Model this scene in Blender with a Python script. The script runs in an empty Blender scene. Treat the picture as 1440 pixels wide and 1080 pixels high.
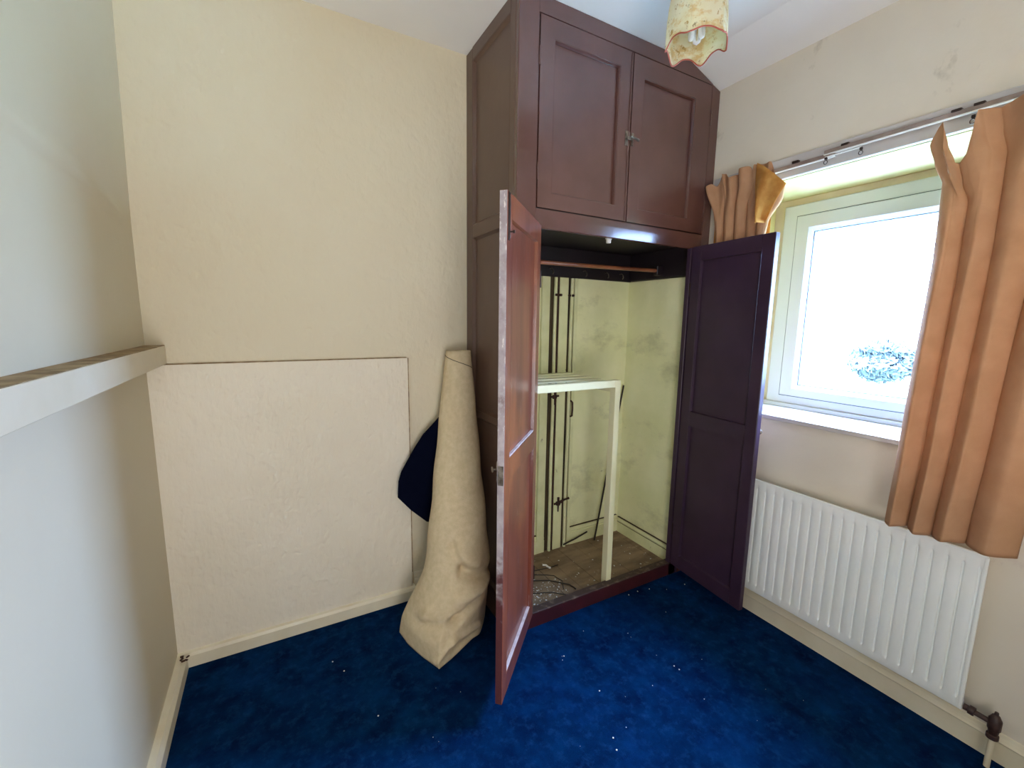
import bpy, bmesh, math, random
from mathutils import Vector, Matrix
random.seed(7)
C = bpy.context.scene.collection
SC = bpy.context.scene

# ------------------------------------------------------------------ camera
cam_d = bpy.data.cameras.new('camera'); cam = bpy.data.objects.new('camera', cam_d); C.objects.link(cam)
cam_d.sensor_fit = 'HORIZONTAL'; cam_d.sensor_width = 36.0
cam_d.lens = 603.6 / 1440 * 36.0
cam_d.clip_start = 0.02; cam_d.clip_end = 400
yaw, pitch, roll = .50835, .14633, .01405
fwd = Vector((math.sin(yaw)*math.cos(pitch), math.cos(yaw)*math.cos(pitch), -math.sin(pitch)))
rt = Vector((math.cos(yaw), -math.sin(yaw), 0)); up = rt.cross(fwd)
r2 = rt*math.cos(roll) + up*math.sin(roll); u2 = up*math.cos(roll) - rt*math.sin(roll)
m = Matrix((r2, u2, -fwd)).transposed().to_4x4(); m.translation = Vector((0, 0, 1.5))
cam.matrix_world = m
SC.camera = cam

# ------------------------------------------------------------------ world, lights, exposure
SKY = 44.0
SC.cycles.diffuse_bounces = 8
w = bpy.data.worlds.new('World'); SC.world = w; w.use_nodes = True
bg = w.node_tree.nodes['Background']
_wn = w.node_tree.nodes; _wl = w.node_tree.links      # overcast sky: three times brighter at the zenith than at the horizon
_g = _wn.new('ShaderNodeTexCoord'); _sx = _wn.new('ShaderNodeSeparateXYZ'); _wl.new(_g.outputs['Generated'], _sx.inputs[0])
_mr = _wn.new('ShaderNodeMapRange'); _mr.inputs['From Min'].default_value = 0; _mr.inputs['From Max'].default_value = 1
_mr.inputs['To Min'].default_value = SKY; _mr.inputs['To Max'].default_value = SKY*3
_wl.new(_sx.outputs['Z'], _mr.inputs['Value']); _wl.new(_mr.outputs[0], bg.inputs[1])
bg.inputs[0].default_value = (0.36, 0.56, 1.0, 1)
def area(name, loc, direction, sx, sy, power, color=(1, 1, 1), portal=False):
    d = bpy.data.lights.new(name, 'AREA'); d.shape = 'RECTANGLE'; d.size = sx; d.size_y = sy
    d.energy = power; d.color = color
    o = bpy.data.objects.new(name, d); C.objects.link(o); o.location = loc
    o.rotation_euler = Vector(direction).to_track_quat('-Z', 'Y').to_euler()
    if portal: d.cycles.is_portal = True
    return o
area('window_portal', (2.50, 0.85, 1.58), (-1, 0, 0), 1.10, 1.10, 1, portal=True)
area('added_doorway_fill', (0.05, -1.02, 1.10), (0.15, 1, 0.85), 0.8, 1.7, 45, (1.0, 0.94, 0.91))  # unseen area light added in the doorway to fill the room
SC.view_settings.view_transform = 'Standard'; SC.view_settings.look = 'None'
SC.view_settings.gamma = 1; SC.view_settings.use_curve_mapping = False
SC.view_settings.exposure = 0.0

# ------------------------------------------------------------------ materials
def lin(r, g, b):
    f = lambda c: (c/255/12.92) if c/255 <= .04045 else ((c/255+.055)/1.055)**2.4
    return (f(r), f(g), f(b), 1)
def mat(name, col, rough=.6, col2=None, nscale=6, ncontrast=(.35, .65), bump=0, bscale=60, bstretch=(1, 1, 1),
        bdist=.002, coat=0, metal=0, trans=0, detail=4, stretch=(1, 1, 1), spec=.5, emis=None, marks=None, voro=0):
    M = bpy.data.materials.new(name); M.use_nodes = True; nt = M.node_tree; N = nt.nodes; L = nt.links
    P = N['Principled BSDF']; out = N['Material Output']
    P.inputs['Base Color'].default_value = col; P.inputs['Roughness'].default_value = rough
    P.inputs['Metallic'].default_value = metal; P.inputs['Specular IOR Level'].default_value = spec
    if coat: P.inputs['Coat Weight'].default_value = coat; P.inputs['Coat Roughness'].default_value = .12
    tc = N.new('ShaderNodeTexCoord')
    def noise(scale, st, det, rough_=.55):
        mp = N.new('ShaderNodeMapping'); mp.inputs['Scale'].default_value = st
        L.new(tc.outputs['Object'], mp.inputs['Vector'])
        n = N.new('ShaderNodeTexNoise'); n.inputs['Scale'].default_value = scale; n.inputs['Detail'].default_value = det
        n.inputs['Roughness'].default_value = rough_
        L.new(mp.outputs[0], n.inputs['Vector']); return n
    cur = None
    if col2:
        n = noise(nscale, stretch, detail)
        r = N.new('ShaderNodeValToRGB'); r.color_ramp.elements[0].position = ncontrast[0]; r.color_ramp.elements[1].position = ncontrast[1]
        r.color_ramp.elements[0].color = col; r.color_ramp.elements[1].color = col2
        L.new(n.outputs['Fac'], r.inputs['Fac']); cur = r.outputs['Color']
    if marks:   # list of (colour, scale, stretch, lo, hi): worn patches and scuffs
        for (mc, ms, mst, lo, hi) in marks:
            n = noise(ms, mst, 6, .7)
            r = N.new('ShaderNodeMapRange'); r.inputs['From Min'].default_value = lo; r.inputs['From Max'].default_value = hi
            L.new(n.outputs['Fac'], r.inputs['Value'])
            mx = N.new('ShaderNodeMix'); mx.data_type = 'RGBA'
            L.new(r.outputs[0], mx.inputs['Factor'])
            if cur: L.new(cur, mx.inputs['A'])
            else: mx.inputs['A'].default_value = col
            mx.inputs['B'].default_value = mc; cur = mx.outputs['Result']
    if cur: L.new(cur, P.inputs['Base Color'])
    if bump:
        n = noise(bscale, bstretch, 3, .5); b = N.new('ShaderNodeBump'); b.inputs['Strength'].default_value = bump
        b.inputs['Distance'].default_value = bdist
        if voro:
            v = N.new('ShaderNodeTexVoronoi'); v.feature = 'SMOOTH_F1'; v.inputs['Scale'].default_value = voro
            n2 = noise(14, (1, 1, 1), 2); ad = N.new('ShaderNodeVectorMath'); ad.operation = 'ADD'
            L.new(tc.outputs['Object'], ad.inputs[0]); sc_ = N.new('ShaderNodeVectorMath'); sc_.operation = 'SCALE'
            sc_.inputs['Scale'].default_value = .08; L.new(n2.outputs['Color'], sc_.inputs[0]); L.new(sc_.outputs[0], ad.inputs[1])
            L.new(ad.outputs[0], v.inputs['Vector']); mm = N.new('ShaderNodeMath'); mm.operation = 'ADD'
            L.new(v.outputs['Distance'], mm.inputs[0]); L.new(n.outputs['Fac'], mm.inputs[1]); L.new(mm.outputs[0], b.inputs['Height'])
        else: L.new(n.outputs['Fac'], b.inputs['Height'])
        L.new(b.outputs[0], P.inputs['Normal'])
    if trans:
        t = N.new('ShaderNodeBsdfTranslucent'); mx = N.new('ShaderNodeMixShader'); mx.inputs[0].default_value = trans
        if cur: L.new(cur, t.inputs['Color'])
        else: t.inputs['Color'].default_value = col
        L.new(P.outputs[0], mx.inputs[1]); L.new(t.outputs[0], mx.inputs[2]); L.new(mx.outputs[0], out.inputs['Surface'])
    if emis: P.inputs['Emission Color'].default_value = emis[0]; P.inputs['Emission Strength'].default_value = emis[1]
    return M

WALLC = lin(216, 207, 182)
m_wall = mat('cream_woodchip_paint', WALLC, .75, lin(213, 203, 177), 1.6, bump=.5, bscale=34, bstretch=(1, 1, .55), bdist=.006, voro=26)
m_walll = mat('cream_smooth_paint', WALLC, .75, lin(213, 204, 178), 1.6, bump=.22, bscale=26, bstretch=(1, 1, .6), bdist=.004, voro=20)
m_panel = mat('cream_ridged_paint', lin(232, 225, 208), .7, lin(225, 217, 198), 2, bump=.7, bscale=38, bstretch=(1.3, 1.3, .45), bdist=.006, voro=30)
m_wallr = mat('grey_cream_paint', lin(222, 214, 198), .75, lin(212, 203, 186), 1.3, bump=.3, bscale=30, bdist=.003, voro=24,
              marks=[(lin(150, 138, 118), 3.1, (1, 1, .8), .62, .80), (lin(186, 160, 160), 2.2, (1, 1, 1), .62, .9)])
m_ceil = mat('white_ceiling_paint', lin(246, 247, 246), .85, lin(240, 240, 238), 1.2, bump=.15, bscale=40)
m_trim = mat('cream_gloss_trim', lin(228, 221, 198), .4, lin(216, 207, 180), 5, bump=.08, bscale=30, marks=[(lin(140, 125, 95), 9, (1, 1, 1), .70, .82)])
m_rail = mat('cream_rail_paint', lin(226, 218, 196), .5, lin(216, 206, 180), 4, bump=.1, bscale=30)
m_dust = mat('brown_dust', lin(168, 146, 110), .95, lin(120, 98, 66), 22, bump=.3, bscale=90)
m_joint = mat('joint_dirt_and_shade', lin(120, 96, 66), .95, lin(170, 150, 118), 30)  # dirt on the top joint, painted shadow line on the side joint
m_carpet = mat('navy_carpet', lin(0, 21, 56), .97, lin(2, 47, 90), 9, (.3, .72), bump=.9, bscale=420, bdist=.004, spec=.03,
               marks=[(lin(34, 76, 124), 26, (1, 1, 1), .50, 1.05), (lin(6, 52, 104), 3.5, (1, 1, 1), .50, .85), (lin(2, 20, 60), 2.2, (1, 1, 1), .5, .8)])
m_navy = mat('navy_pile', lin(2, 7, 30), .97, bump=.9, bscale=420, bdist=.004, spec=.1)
m_back = mat('beige_carpet_backing', lin(212, 195, 162), .92, lin(200, 183, 148), 40, bump=.6, bscale=260, bdist=.002, detail=8, spec=.2)
m_brown = mat('brown_gloss_paint', lin(94, 62, 55), .17, lin(84, 54, 48), 3, bump=.10, bscale=11, bstretch=(1, 1, .5), bdist=.003, coat=.6)
m_browns = mat('brown_gloss_side', lin(96, 74, 62), .34, lin(88, 66, 56), 3, bump=.12, bscale=18, bdist=.004)
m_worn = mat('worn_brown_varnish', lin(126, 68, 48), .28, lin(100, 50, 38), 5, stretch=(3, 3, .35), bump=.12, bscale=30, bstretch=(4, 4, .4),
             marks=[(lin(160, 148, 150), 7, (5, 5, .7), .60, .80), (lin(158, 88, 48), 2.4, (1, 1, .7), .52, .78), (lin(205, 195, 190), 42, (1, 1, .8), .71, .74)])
m_edge = mat('pale_over_brown_edge', lin(172, 164, 168), .5, lin(148, 138, 142), 30, bump=.4, bscale=90,
             marks=[(lin(212, 206, 205), 70, (1, 1, .4), .60, .66), (lin(96, 66, 62), 5.0, (1, 1, 1), .60, .70)])
m_bead = mat('pale_ledge_strip', lin(214, 202, 200), .4, lin(190, 172, 168), 30)
m_dark = mat('flare_tinted_dark_paint', lin(60, 42, 62), .36, lin(50, 34, 52), 4, bump=.12, bscale=20, bdist=.003)  # brown paint with a bluish lens-flare haze mixed into its colour
m_darkin = mat('dark_interior_paint_and_shade', lin(30, 20, 28), .5, lin(22, 15, 22), 6, bump=.1, bscale=20)
m_plinth = mat('maroon_plinth_paint', lin(66, 24, 28), .45, lin(52, 18, 22), 8, marks=[(lin(180, 160, 150), 28, (.5, 1, 1.6), .70, .74)])
m_green = mat('pale_green_distemper', lin(238, 238, 196), .85, lin(226, 228, 180), 4, bump=.5, bscale=14, bdist=.006,
              marks=[(lin(168, 168, 124), 2.6, (1, 1, 1.6), .52, .82), (lin(110, 100, 70), 14, (1, 1, 2.6), .68, .76), (lin(60, 52, 34), 26, (1, 1, 1), .74, .77)])
m_greentrim = mat('pale_green_trim_paint', lin(230, 231, 186), .6, lin(214, 216, 166), 8, bump=.2, bscale=30,
                  marks=[(lin(90, 80, 50), 16, (1, 1, .6), .66, .74)])
m_dirt = mat('black_gap_dirt', lin(42, 34, 24), .95, lin(84, 70, 46), 20, stretch=(1, 1, .2))
m_slat = mat('pale_yellow_paint', lin(238, 236, 196), .5, lin(228, 226, 184), 5, bump=.08, bscale=30)
m_boards = mat('dusty_floorboards', lin(150, 128, 100), .9, lin(112, 92, 70), 7, bump=.6, bscale=30, stretch=(.6, 2, 1),
               marks=[(lin(184, 170, 146), 12, (1, 1, 1), .60, .80)])
m_rust = mat('rusty_iron', lin(70, 42, 30), .8, lin(40, 26, 20), 60, bump=.5, bscale=160)
m_valve = mat('brown_painted_valve', lin(66, 46, 42), .5, lin(48, 32, 30), 40, bump=.4, bscale=120)
m_copper = mat('brown_rod_varnish', lin(150, 92, 62), .3, lin(120, 70, 48), 8, coat=.3)
m_upvc = mat('white_upvc', lin(186, 188, 190), .3, spec=.4)
m_gask = mat('grey_gasket', lin(70, 78, 84), .6)
m_sill = mat('white_sill_paint', lin(196, 192, 190), .4, lin(188, 184, 182), 5)
m_soffit = mat('pale_green_reveal_paint', lin(204, 198, 144), .7, lin(196, 190, 130), 6, bump=.15, bscale=30, marks=[(lin(180, 172, 130), 10, (1, 1, 1), .64, .8)])
m_band = mat('beige_plaster_return', lin(196, 184, 158), .8, lin(182, 168, 140), 5)
m_rad = mat('white_radiator_enamel', lin(240, 244, 242), .32, lin(234, 240, 238), 5, bump=.03, bscale=60)
m_radd = mat('grey_bracket_steel', lin(170, 172, 168), .5)  # plain grey of the wall brackets
m_curt = mat('tan_curtain_cloth', lin(198, 154, 118), .85, lin(188, 144, 108), 12, bump=.5, bscale=500, bdist=.001, trans=.24, spec=.2)
m_lining = mat('yellow_curtain_lining', lin(214, 162, 88), .85, lin(198, 140, 72), 30, bump=.3, bscale=400, bdist=.001, trans=.4, spec=.2)
m_track = mat('grey_brown_track', lin(150, 134, 126), .5, lin(128, 112, 104), 20)
m_white = mat('white_plastic', lin(235, 235, 232), .35)
m_metal = mat('tarnished_metal', lin(150, 140, 128), .35, lin(90, 80, 70), 40, metal=.8)
m_darkmetal = mat('dark_metal', lin(60, 50, 46), .4, metal=.6)
m_shade = mat('floral_parchment', lin(240, 236, 214), .6, lin(232, 224, 190), 9, bump=.1, bscale=60, trans=.4,
              marks=[(lin(222, 196, 140), 16, (1, 1, 1.4), .50, .60), (lin(128, 112, 66), 50, (1, 1, .8), .62, .67), (lin(176, 140, 70), 30, (1.3, 1, 1), .60, .68)])
m_red = mat('red_trim_braid', lin(170, 84, 66), .7)
m_bulb = mat('frosted_glass_tube', lin(240, 240, 238), .2, trans=.4)
m_lint = mat('white_lint', lin(225, 225, 222), .9)
m_twig = mat('dark_wire', lin(36, 30, 26), .7)
m_bark = mat('bark', lin(110, 98, 84), .9, lin(80, 70, 60), 20)
m_leaf = mat('dull_leaves', lin(80, 88, 86), .8, lin(88, 98, 95), 3, trans=.2)
m_lawn = mat('pale_field', lin(176, 184, 168), .95, lin(160, 172, 150), .5)
m_hall = mat('hall_paint', lin(225, 215, 190), .8, lin(215, 205, 180), 2)
mg = bpy.data.materials.new('window_glass'); mg.use_nodes = True
_n = mg.node_tree.nodes; _l = mg.node_tree.links
_t = _n.new('ShaderNodeBsdfTransparent'); _g = _n.new('ShaderNodeBsdfGlossy'); _g.inputs['Roughness'].default_value = .02
_m = _n.new('ShaderNodeMixShader'); _m.inputs[0].default_value = .04
_l.new(_t.outputs[0], _m.inputs[1]); _l.new(_g.outputs[0], _m.inputs[2]); _l.new(_m.outputs[0], _n['Material Output'].inputs['Surface'])

def edge_blend():  # edge is chip-marked pale grey above, blending to dark maroon towards the bottom
    M = m_edge; nt = M.node_tree; N = nt.nodes; L = nt.links; P = N['Principled BSDF']
    src = P.inputs['Base Color'].links[0].from_socket
    tc = N.new('ShaderNodeTexCoord'); sx = N.new('ShaderNodeSeparateXYZ'); L.new(tc.outputs['Object'], sx.inputs[0])
    n = N.new('ShaderNodeTexNoise'); n.inputs['Scale'].default_value = 22; n.inputs['Detail'].default_value = 6; L.new(tc.outputs['Object'], n.inputs['Vector'])
    m1 = N.new('ShaderNodeMath'); m1.operation = 'MULTIPLY_ADD'; m1.inputs[1].default_value = .5; L.new(n.outputs['Fac'], m1.inputs[0]); L.new(sx.outputs['Z'], m1.inputs[2])
    mr = N.new('ShaderNodeMapRange'); mr.inputs['From Min'].default_value = .74; mr.inputs['From Max'].default_value = .86; L.new(m1.outputs[0], mr.inputs['Value'])
    mx = N.new('ShaderNodeMix'); mx.data_type = 'RGBA'; L.new(mr.outputs[0], mx.inputs['Factor']); mx.inputs['A'].default_value = lin(84, 42, 42); L.new(src, mx.inputs['B'])
    L.new(mx.outputs['Result'], P.inputs['Base Color'])
edge_blend()

# ------------------------------------------------------------------ helpers
def obj(name, bm, material, parent=None, smooth=False):
    me = bpy.data.meshes.new(name); bmesh.ops.recalc_face_normals(bm, faces=bm.faces); bm.to_mesh(me); bm.free()
    if smooth:
        for p in me.polygons: p.use_smooth = True
        if smooth == 'auto': me.set_sharp_from_angle(angle=math.radians(40))
    me.materials.append(material)
    o = bpy.data.objects.new(name, me); C.objects.link(o)
    if parent is not None:
        o.parent = parent
    return o
def thing(name, label, cat, loc=(0, 0, 0), group=None):
    o = bpy.data.objects.new(name, None); C.objects.link(o); o.location = loc; o.empty_display_size = .05
    o['label'] = label; o['category'] = cat
    if group: o['group'] = group
    return o
def tag(o, label, cat, group=None):
    o['label'] = label; o['category'] = cat
    if group: o['group'] = group
    return o
def struct(name, bm, m, parent=None, smooth=False):
    o = obj(name, bm, m, parent, smooth); o['kind'] = 'structure'; return o
def box(bm, x0, x1, y0, y1, z0, z1, bev=0, seg=1, mtx=None):
    x0, x1 = min(x0, x1), max(x0, x1); y0, y1 = min(y0, y1), max(y0, y1); z0, z1 = min(z0, z1), max(z0, z1)
    vs = [bm.verts.new((x, y, z)) for x in (x0, x1) for y in (y0, y1) for z in (z0, z1)]
    F = [(0, 1, 3, 2), (4, 6, 7, 5), (0, 4, 5, 1), (2, 3, 7, 6), (0, 2, 6, 4), (1, 5, 7, 3)]
    fs = [bm.faces.new([vs[i] for i in f]) for f in F]
    if mtx is not None: bmesh.ops.transform(bm, matrix=mtx, verts=vs)
    if bev:
        es = list({e for f in fs for e in f.edges})
        bmesh.ops.bevel(bm, geom=es, offset=bev, segments=seg, affect='EDGES', profile=.5)
    return bm
def bx(*a, **k): return box(bmesh.new(), *a, **k)
def tube(bm, pts, r, n=10, cap=True):
    pts = [Vector(p) for p in pts]; rings = []
    rr = r if isinstance(r, (list, tuple)) else [r]*len(pts)
    up0 = None
    for i, p in enumerate(pts):
        d = (pts[min(i+1, len(pts)-1)] - pts[max(i-1, 0)]).normalized()
        if up0 is None: up0 = d.orthogonal().normalized()
        a = (up0 - d*up0.dot(d)).normalized(); up0 = a; b = d.cross(a)
        rings.append([bm.verts.new(p + (a*math.cos(2*math.pi*k/n) + b*math.sin(2*math.pi*k/n))*rr[i]) for k in range(n)])
    for i in range(len(rings)-1):
        for k in range(n):
            bm.faces.new((rings[i][k], rings[i][(k+1) % n], rings[i+1][(k+1) % n], rings[i+1][k]))
    if cap: bm.faces.new(rings[0][::-1]); bm.faces.new(rings[-1])
    return bm
def lathe(bm, prof, cx, cy, n=20, mtx=None):
    rings = [[bm.verts.new((cx + r*math.cos(2*math.pi*k/n), cy + r*math.sin(2*math.pi*k/n), z)) for k in range(n)] for r, z in prof]
    for i in range(len(rings)-1):
        for k in range(n): bm.faces.new((rings[i][k], rings[i][(k+1) % n], rings[i+1][(k+1) % n], rings[i+1][k]))
    bm.faces.new(rings[0][::-1]); bm.faces.new(rings[-1])
    if mtx is not None: bmesh.ops.transform(bm, matrix=mtx, verts=[v for r in rings for v in r])
    return bm
def prism_x(bm, poly, x0, x1):          # poly in (y,z)
    a = [bm.verts.new((x0, y, z)) for y, z in poly]; b = [bm.verts.new((x1, y, z)) for y, z in poly]; n = len(poly)
    bm.faces.new(a[::-1]); bm.faces.new(b)
    for i in range(n): bm.faces.new((a[i], a[(i+1) % n], b[(i+1) % n], b[i]))
    return bm
def prism_y(bm, poly, y0, y1):          # poly in (x,z)
    a = [bm.verts.new((x, y0, z)) for x, z in poly]; b = [bm.verts.new((x, y1, z)) for x, z in poly]; n = len(poly)
    bm.faces.new(a[::-1]); bm.faces.new(b)
    for i in range(n): bm.faces.new((a[i], a[(i+1) % n], b[(i+1) % n], b[i]))
    return bm
def grid(bm, rows, close=False):
    vs = [[bm.verts.new(p) for p in r] for r in rows]
    for i in range(len(vs)-1):
        n = len(vs[i])
        for k in range(n if close else n-1):
            bm.faces.new((vs[i][k], vs[i][(k+1) % n], vs[i+1][(k+1) % n], vs[i+1][k]))
    return bm

XL, XR, YB, YF, ZC = -.435, 2.13, 2.145, -.95, 2.785
# ------------------------------------------------------------------ room shell
struct('floor', bx(XL-.1, XR+.3, YF-1.3, YB+.1, -.1, 0), m_carpet)
# back wall
struct('wall_back', bx(XL-.1, XR+.3, YB, YB+.1, 0, ZC+.1), m_wall)
# left wall: two planes meeting in a soft sloping plaster ridge
def left_wall():
    rows = []
    for j in range(180):
        z = ZC*j/179
        row = []
        for i in range(46):
            y = YF + (YB-YF)*i/45
            zr = 1.832 + max(0, (YB - y))*.06 + .006*math.sin(y*9)
            x = XL + (max(0, z - zr))*.020 + (.015*math.exp(-((z-zr)/.022)**2) + .004*math.exp(-((z-zr)/.09)**2))*min(1, (YB-y)/.25)
            row.append((x, y, z))
        rows.append(row)
    bm = grid(bmesh.new(), rows)
    return bm
struct('wall_left', left_wall(), m_walll, smooth=True)
struct('wall_left_core', bx(XL-.16, XL-.03, YF-.1, YB+.1, 0, ZC+.1), m_wall)
# right wall with the window opening
WY0, WY1, WZ0, WZ1 = .26, 1.444, 1.045, 2.168
bm = bmesh.new()
box(bm, XR, XR+.33, YF-.1, WY0, 0, ZC+.1); box(bm, XR, XR+.33, WY1, YB+.1, 0, ZC+.1)
box(bm, XR, XR+.33, WY0, WY1, 0, WZ0); box(bm, XR, XR+.33, WY0, WY1, WZ1, ZC+.1)
struct('wall_right', bm, m_wallr)
# front wall behind the camera with the doorway to the landing
bm = bmesh.new()
box(bm, XL-.1, -.36, YF-.1, YF, 0, ZC+.1); box(bm, .46, XR+.3, YF-.1, YF, 0, ZC+.1); box(bm, -.36, .46, YF-.1, YF, 2.03, ZC+.1)
struct('wall_front', bm, m_wall)
bm = bmesh.new()
box(bm, -.42, -.36, YF-.11, YF+.015, 0, 2.09, .004); box(bm, .46, .52, YF-.11, YF+.015, 0, 2.09, .004); box(bm, -.36, .46, YF-.11, YF+.015, 2.03, 2.09, .004)
struct('door_1', bm, m_trim)
bm = bmesh.new()
box(bm, -.75, -.65, YF-1.3, YF-.1, 0, 2.5); box(bm, 1.0, 1.1, YF-1.3, YF-.1, 0, 2.5); box(bm, -.75, 1.1, YF-1.35, YF-1.25, 0, 2.5); box(bm, -.75, 1.1, YF-1.3, YF-.1, 2.5, 2.6)
struct('wall_landing', bm, m_hall)
# ceiling, with its short slope down to the window wall
bm = bmesh.new()
prism_y(bm, [(XL-.1, ZC), (1.895, ZC), (XR+.02, 2.703), (XR+.02, ZC+.12), (XL-.1, ZC+.12)], YF-.1, YB+.1)
struct('ceiling', bm, m_ceil)
# skirtings
bm = bmesh.new(); prism_x(bm, [(YB, 0), (YB-.034, 0), (YB-.034, .052), (YB-.028, .064), (YB-.014, .070), (YB, .072)], XL, .60)
struct('baseboard_back', bm, m_trim)
bm = bmesh.new(); prism_x(bm, [(YB, 0), (YB-.012, 0), (YB-.012, .096), (YB-.009, .104), (YB-.011, .112), (YB-.006, .128), (YB-.006, .136), (YB, .140)], .598, .914)
struct('baseboard_back_end', bm, m_trim)
bm = bmesh.new(); prism_y(bm, [(XL-.02, 0), (XL+.036, 0), (XL+.034, .045), (XL+.022, .060), (XL-.02, .066)], YF, YB-.03)
struct('baseboard_left', bm, m_trim)
bm = bmesh.new(); prism_y(bm, [(XR, 0), (XR-.010, 0), (XR-.010, .074), (XR-.014, .080), (XR-.010, .087), (XR-.006, .098), (XR-.004, .108), (XR, .110)], YF, 1.62)
struct('baseboard_right', bm, m_trim)
# dado rail boxed along the left wall
r = struct('trim_1', bx(XL-.02, -.372, YF, YB-.001, 1.312, 1.385, .002), m_rail)
o = obj('dusty_top', bx(XL-.01, -.373, YF+.002, YB-.003, 1.3845, 1.3865), m_dust, r); o['label'] = 'dusty brown top face of the rail'
# hardboard panel fixed on the lower back wall
p = obj('wall_panel', bx(XL-.01, .586, YB-.016, YB-.001, .066, 1.309, .0015), m_panel)
tag(p, 'large cream painted ridged board covering the lower back wall', 'panel')
bm = bmesh.new(); box(bm, -.38, .580, YB-.0165, YB-.001, 1.3085, 1.3125); 
obj('dirty_top_joint', bm, m_joint, p)
bm = bmesh.new(); box(bm, .5855, .5900, YB-.0150, YB-.001, .15, 1.308)
obj('side_joint', bm, m_joint, p)  # seam strip, widened to paint in the shadow line beside the board
# small chip of debris in the corner
bm = bmesh.new()
for k in range(7):
    a = random.uniform(0, 6.28); box(bm, -.006, .006, -.003, .003, 0, .004, mtx=Matrix.Translation((-.405+random.uniform(-.012, .012), 2.085+random.uniform(-.02, .02), .066+random.uniform(0, .004))) @ Matrix.Rotation(a, 4, 'Z'))
o = obj('plaster_crumbs', bm, m_rust); o['kind'] = 'stuff'; tag(o, 'brown crumbs of dirt on the skirting corner at the left', 'dirt')

# ------------------------------------------------------------------ window
XW = 2.42
struct('wall_reveal_top', prism_y(bmesh.new(), [(XR+.001, WZ1), (XR+.001, WZ1-.004), (XW+.04, 2.143), (XW+.04, WZ1)], WY0, WY1), m_soffit)
struct('wall_reveal_left', bx(XR+.001, XW+.04, WY1-.004, WY1+.001, WZ0, WZ1), m_soffit)
struct('wall_reveal_right', bx(XR+.001, XW+.04, WY0-.001, WY0+.004, WZ0, WZ1), m_soffit)
def ring(bm, y0, y1, z0, z1, wy, wz0, wz1, x0, x1, bev=.003, chamfer=0):
    """rectangular frame in the yz plane between x0 (room side) and x1, members wide wy / wz"""
    oy0, oy1, oz0, oz1 = y0, y1, z0, z1; iy0, iy1, iz0, iz1 = y0+wy, y1-wy, z0+wz0, z1-wz1
    def loop(x, a, b, c, d): return [bm.verts.new((x, a, c)), bm.verts.new((x, b, c)), bm.verts.new((x, b, d)), bm.verts.new((x, a, d))]
    c = chamfer
    loops = [loop(x1, oy0, oy1, oz0, oz1), loop(x0+bev, oy0, oy1, oz0, oz1), loop(x0, oy0+bev, oy1-bev, oz0+bev, oz1-bev),
             loop(x0, iy0-bev-c, iy1+bev+c, iz0-bev-c, iz1+bev+c), loop(x0+bev+c*.8, iy0, iy1, iz0, iz1), loop(x1, iy0, iy1, iz0, iz1)]
    for i in range(len(loops)):
        A = loops[i]; B = loops[(i+1) % len(loops)]
        for k in range(4): bm.faces.new((A[k], A[(k+1) % 4], B[(k+1) % 4], B[k]))
    return bm
FY0, FY1 = .33, 1.383
struct('trim_2', ring(bmesh.new(), WY0+.003, WY1-.003, 1.062, 2.145, .064, .0, .036, XW+.004, XW+.06), m_band)
win = struct('window_1', ring(bmesh.new(), FY0, FY1, 1.080, 2.110, .072, .046, .062, XW-.012, XW+.06, .004), m_upvc)
sash = obj('window_sash', ring(bmesh.new(), FY0+.070, FY1-.070, 1.124, 2.050, .073, .052, .074, XW-.020, XW+.045, .003, .010), m_upvc, win)
obj('sash_gasket', ring(bmesh.new(), FY0+.066, FY1-.066, 1.120, 2.054, .012, .012, .012, XW-.014, XW+.03, .001), m_gask, win)
obj('glazing_bead', ring(bmesh.new(), FY0+.136, FY1-.136, 1.172, 1.980, .010, .010, .010, XW-.004, XW+.03, .002, .002), m_upvc, sash)
obj('glazing_gasket', ring(bmesh.new(), FY0+.145, FY1-.145, 1.181, 1.971, .005, .005, .005, XW+.004, XW+.03, .001), m_gask, sash)
obj('window_pane', bx(XW+.016, XW+.020, FY0+.14, FY1-.14, 1.176, 1.976), mg, sash)
obj('frame_foot', bx(XW-.03, XW+.05, WY0+.002, WY1-.002, 1.060, 1.082, .003), m_upvc, win)
struct('window_sill', bx(XR-.024, XW+.05, WY0-.03, WY1+.03, 1.040, 1.0605, .003, 2), m_sill)

# ------------------------------------------------------------------ wardrobe
W = thing('built_in_wardrobe', 'tall brown gloss painted wardrobe built into the corner, both lower doors open', 'wardrobe', (1.52, 1.88, 0))
W.location = (0, 0, 0)
YW = 1.62; XS = .912; TH = .026
XO0, XO1 = 1.035, 1.992      # lower opening
# face frame
bm = bmesh.new()
box(bm, XS, 1.0075, YW, YW+TH, 0, ZC-.002, .004, 2)
obj('left_stile', bm, m_brown, W)
obj('hinge_lip', bx(1.006, XO0-.004, YW+.004, YW+TH, .075, 1.90, .001), m_brown, W)
obj('right_stile', prism_y(bmesh.new(), [(2.066, 0), (2.128, 0), (2.128, 2.702), (2.066, 2.722)], YW, YW+TH), m_brown, W)
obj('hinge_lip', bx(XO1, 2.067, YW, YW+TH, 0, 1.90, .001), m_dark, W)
obj('top_rail', prism_y(bmesh.new(), [(1.006, 2.7185), (2.066, 2.7185), (2.066, 2.724), (1.895, ZC-.002), (1.006, ZC-.002)], YW, YW+TH), m_brown, W)
obj('middle_rail', prism_x(bmesh.new(), [(YW+.0005, 1.974), (YW-.0005, 1.971), (YW+.0015, 1.945), (YW+.0065, 1.899), (YW+.009, 1.896), (YW+TH, 1.896), (YW+TH, 1.974)], 1.006, 2.067), m_brown, W)
obj('plinth', bx(1.0, 2.05, YW, YW+TH, 0, .078, .003), m_plinth, W)
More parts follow.
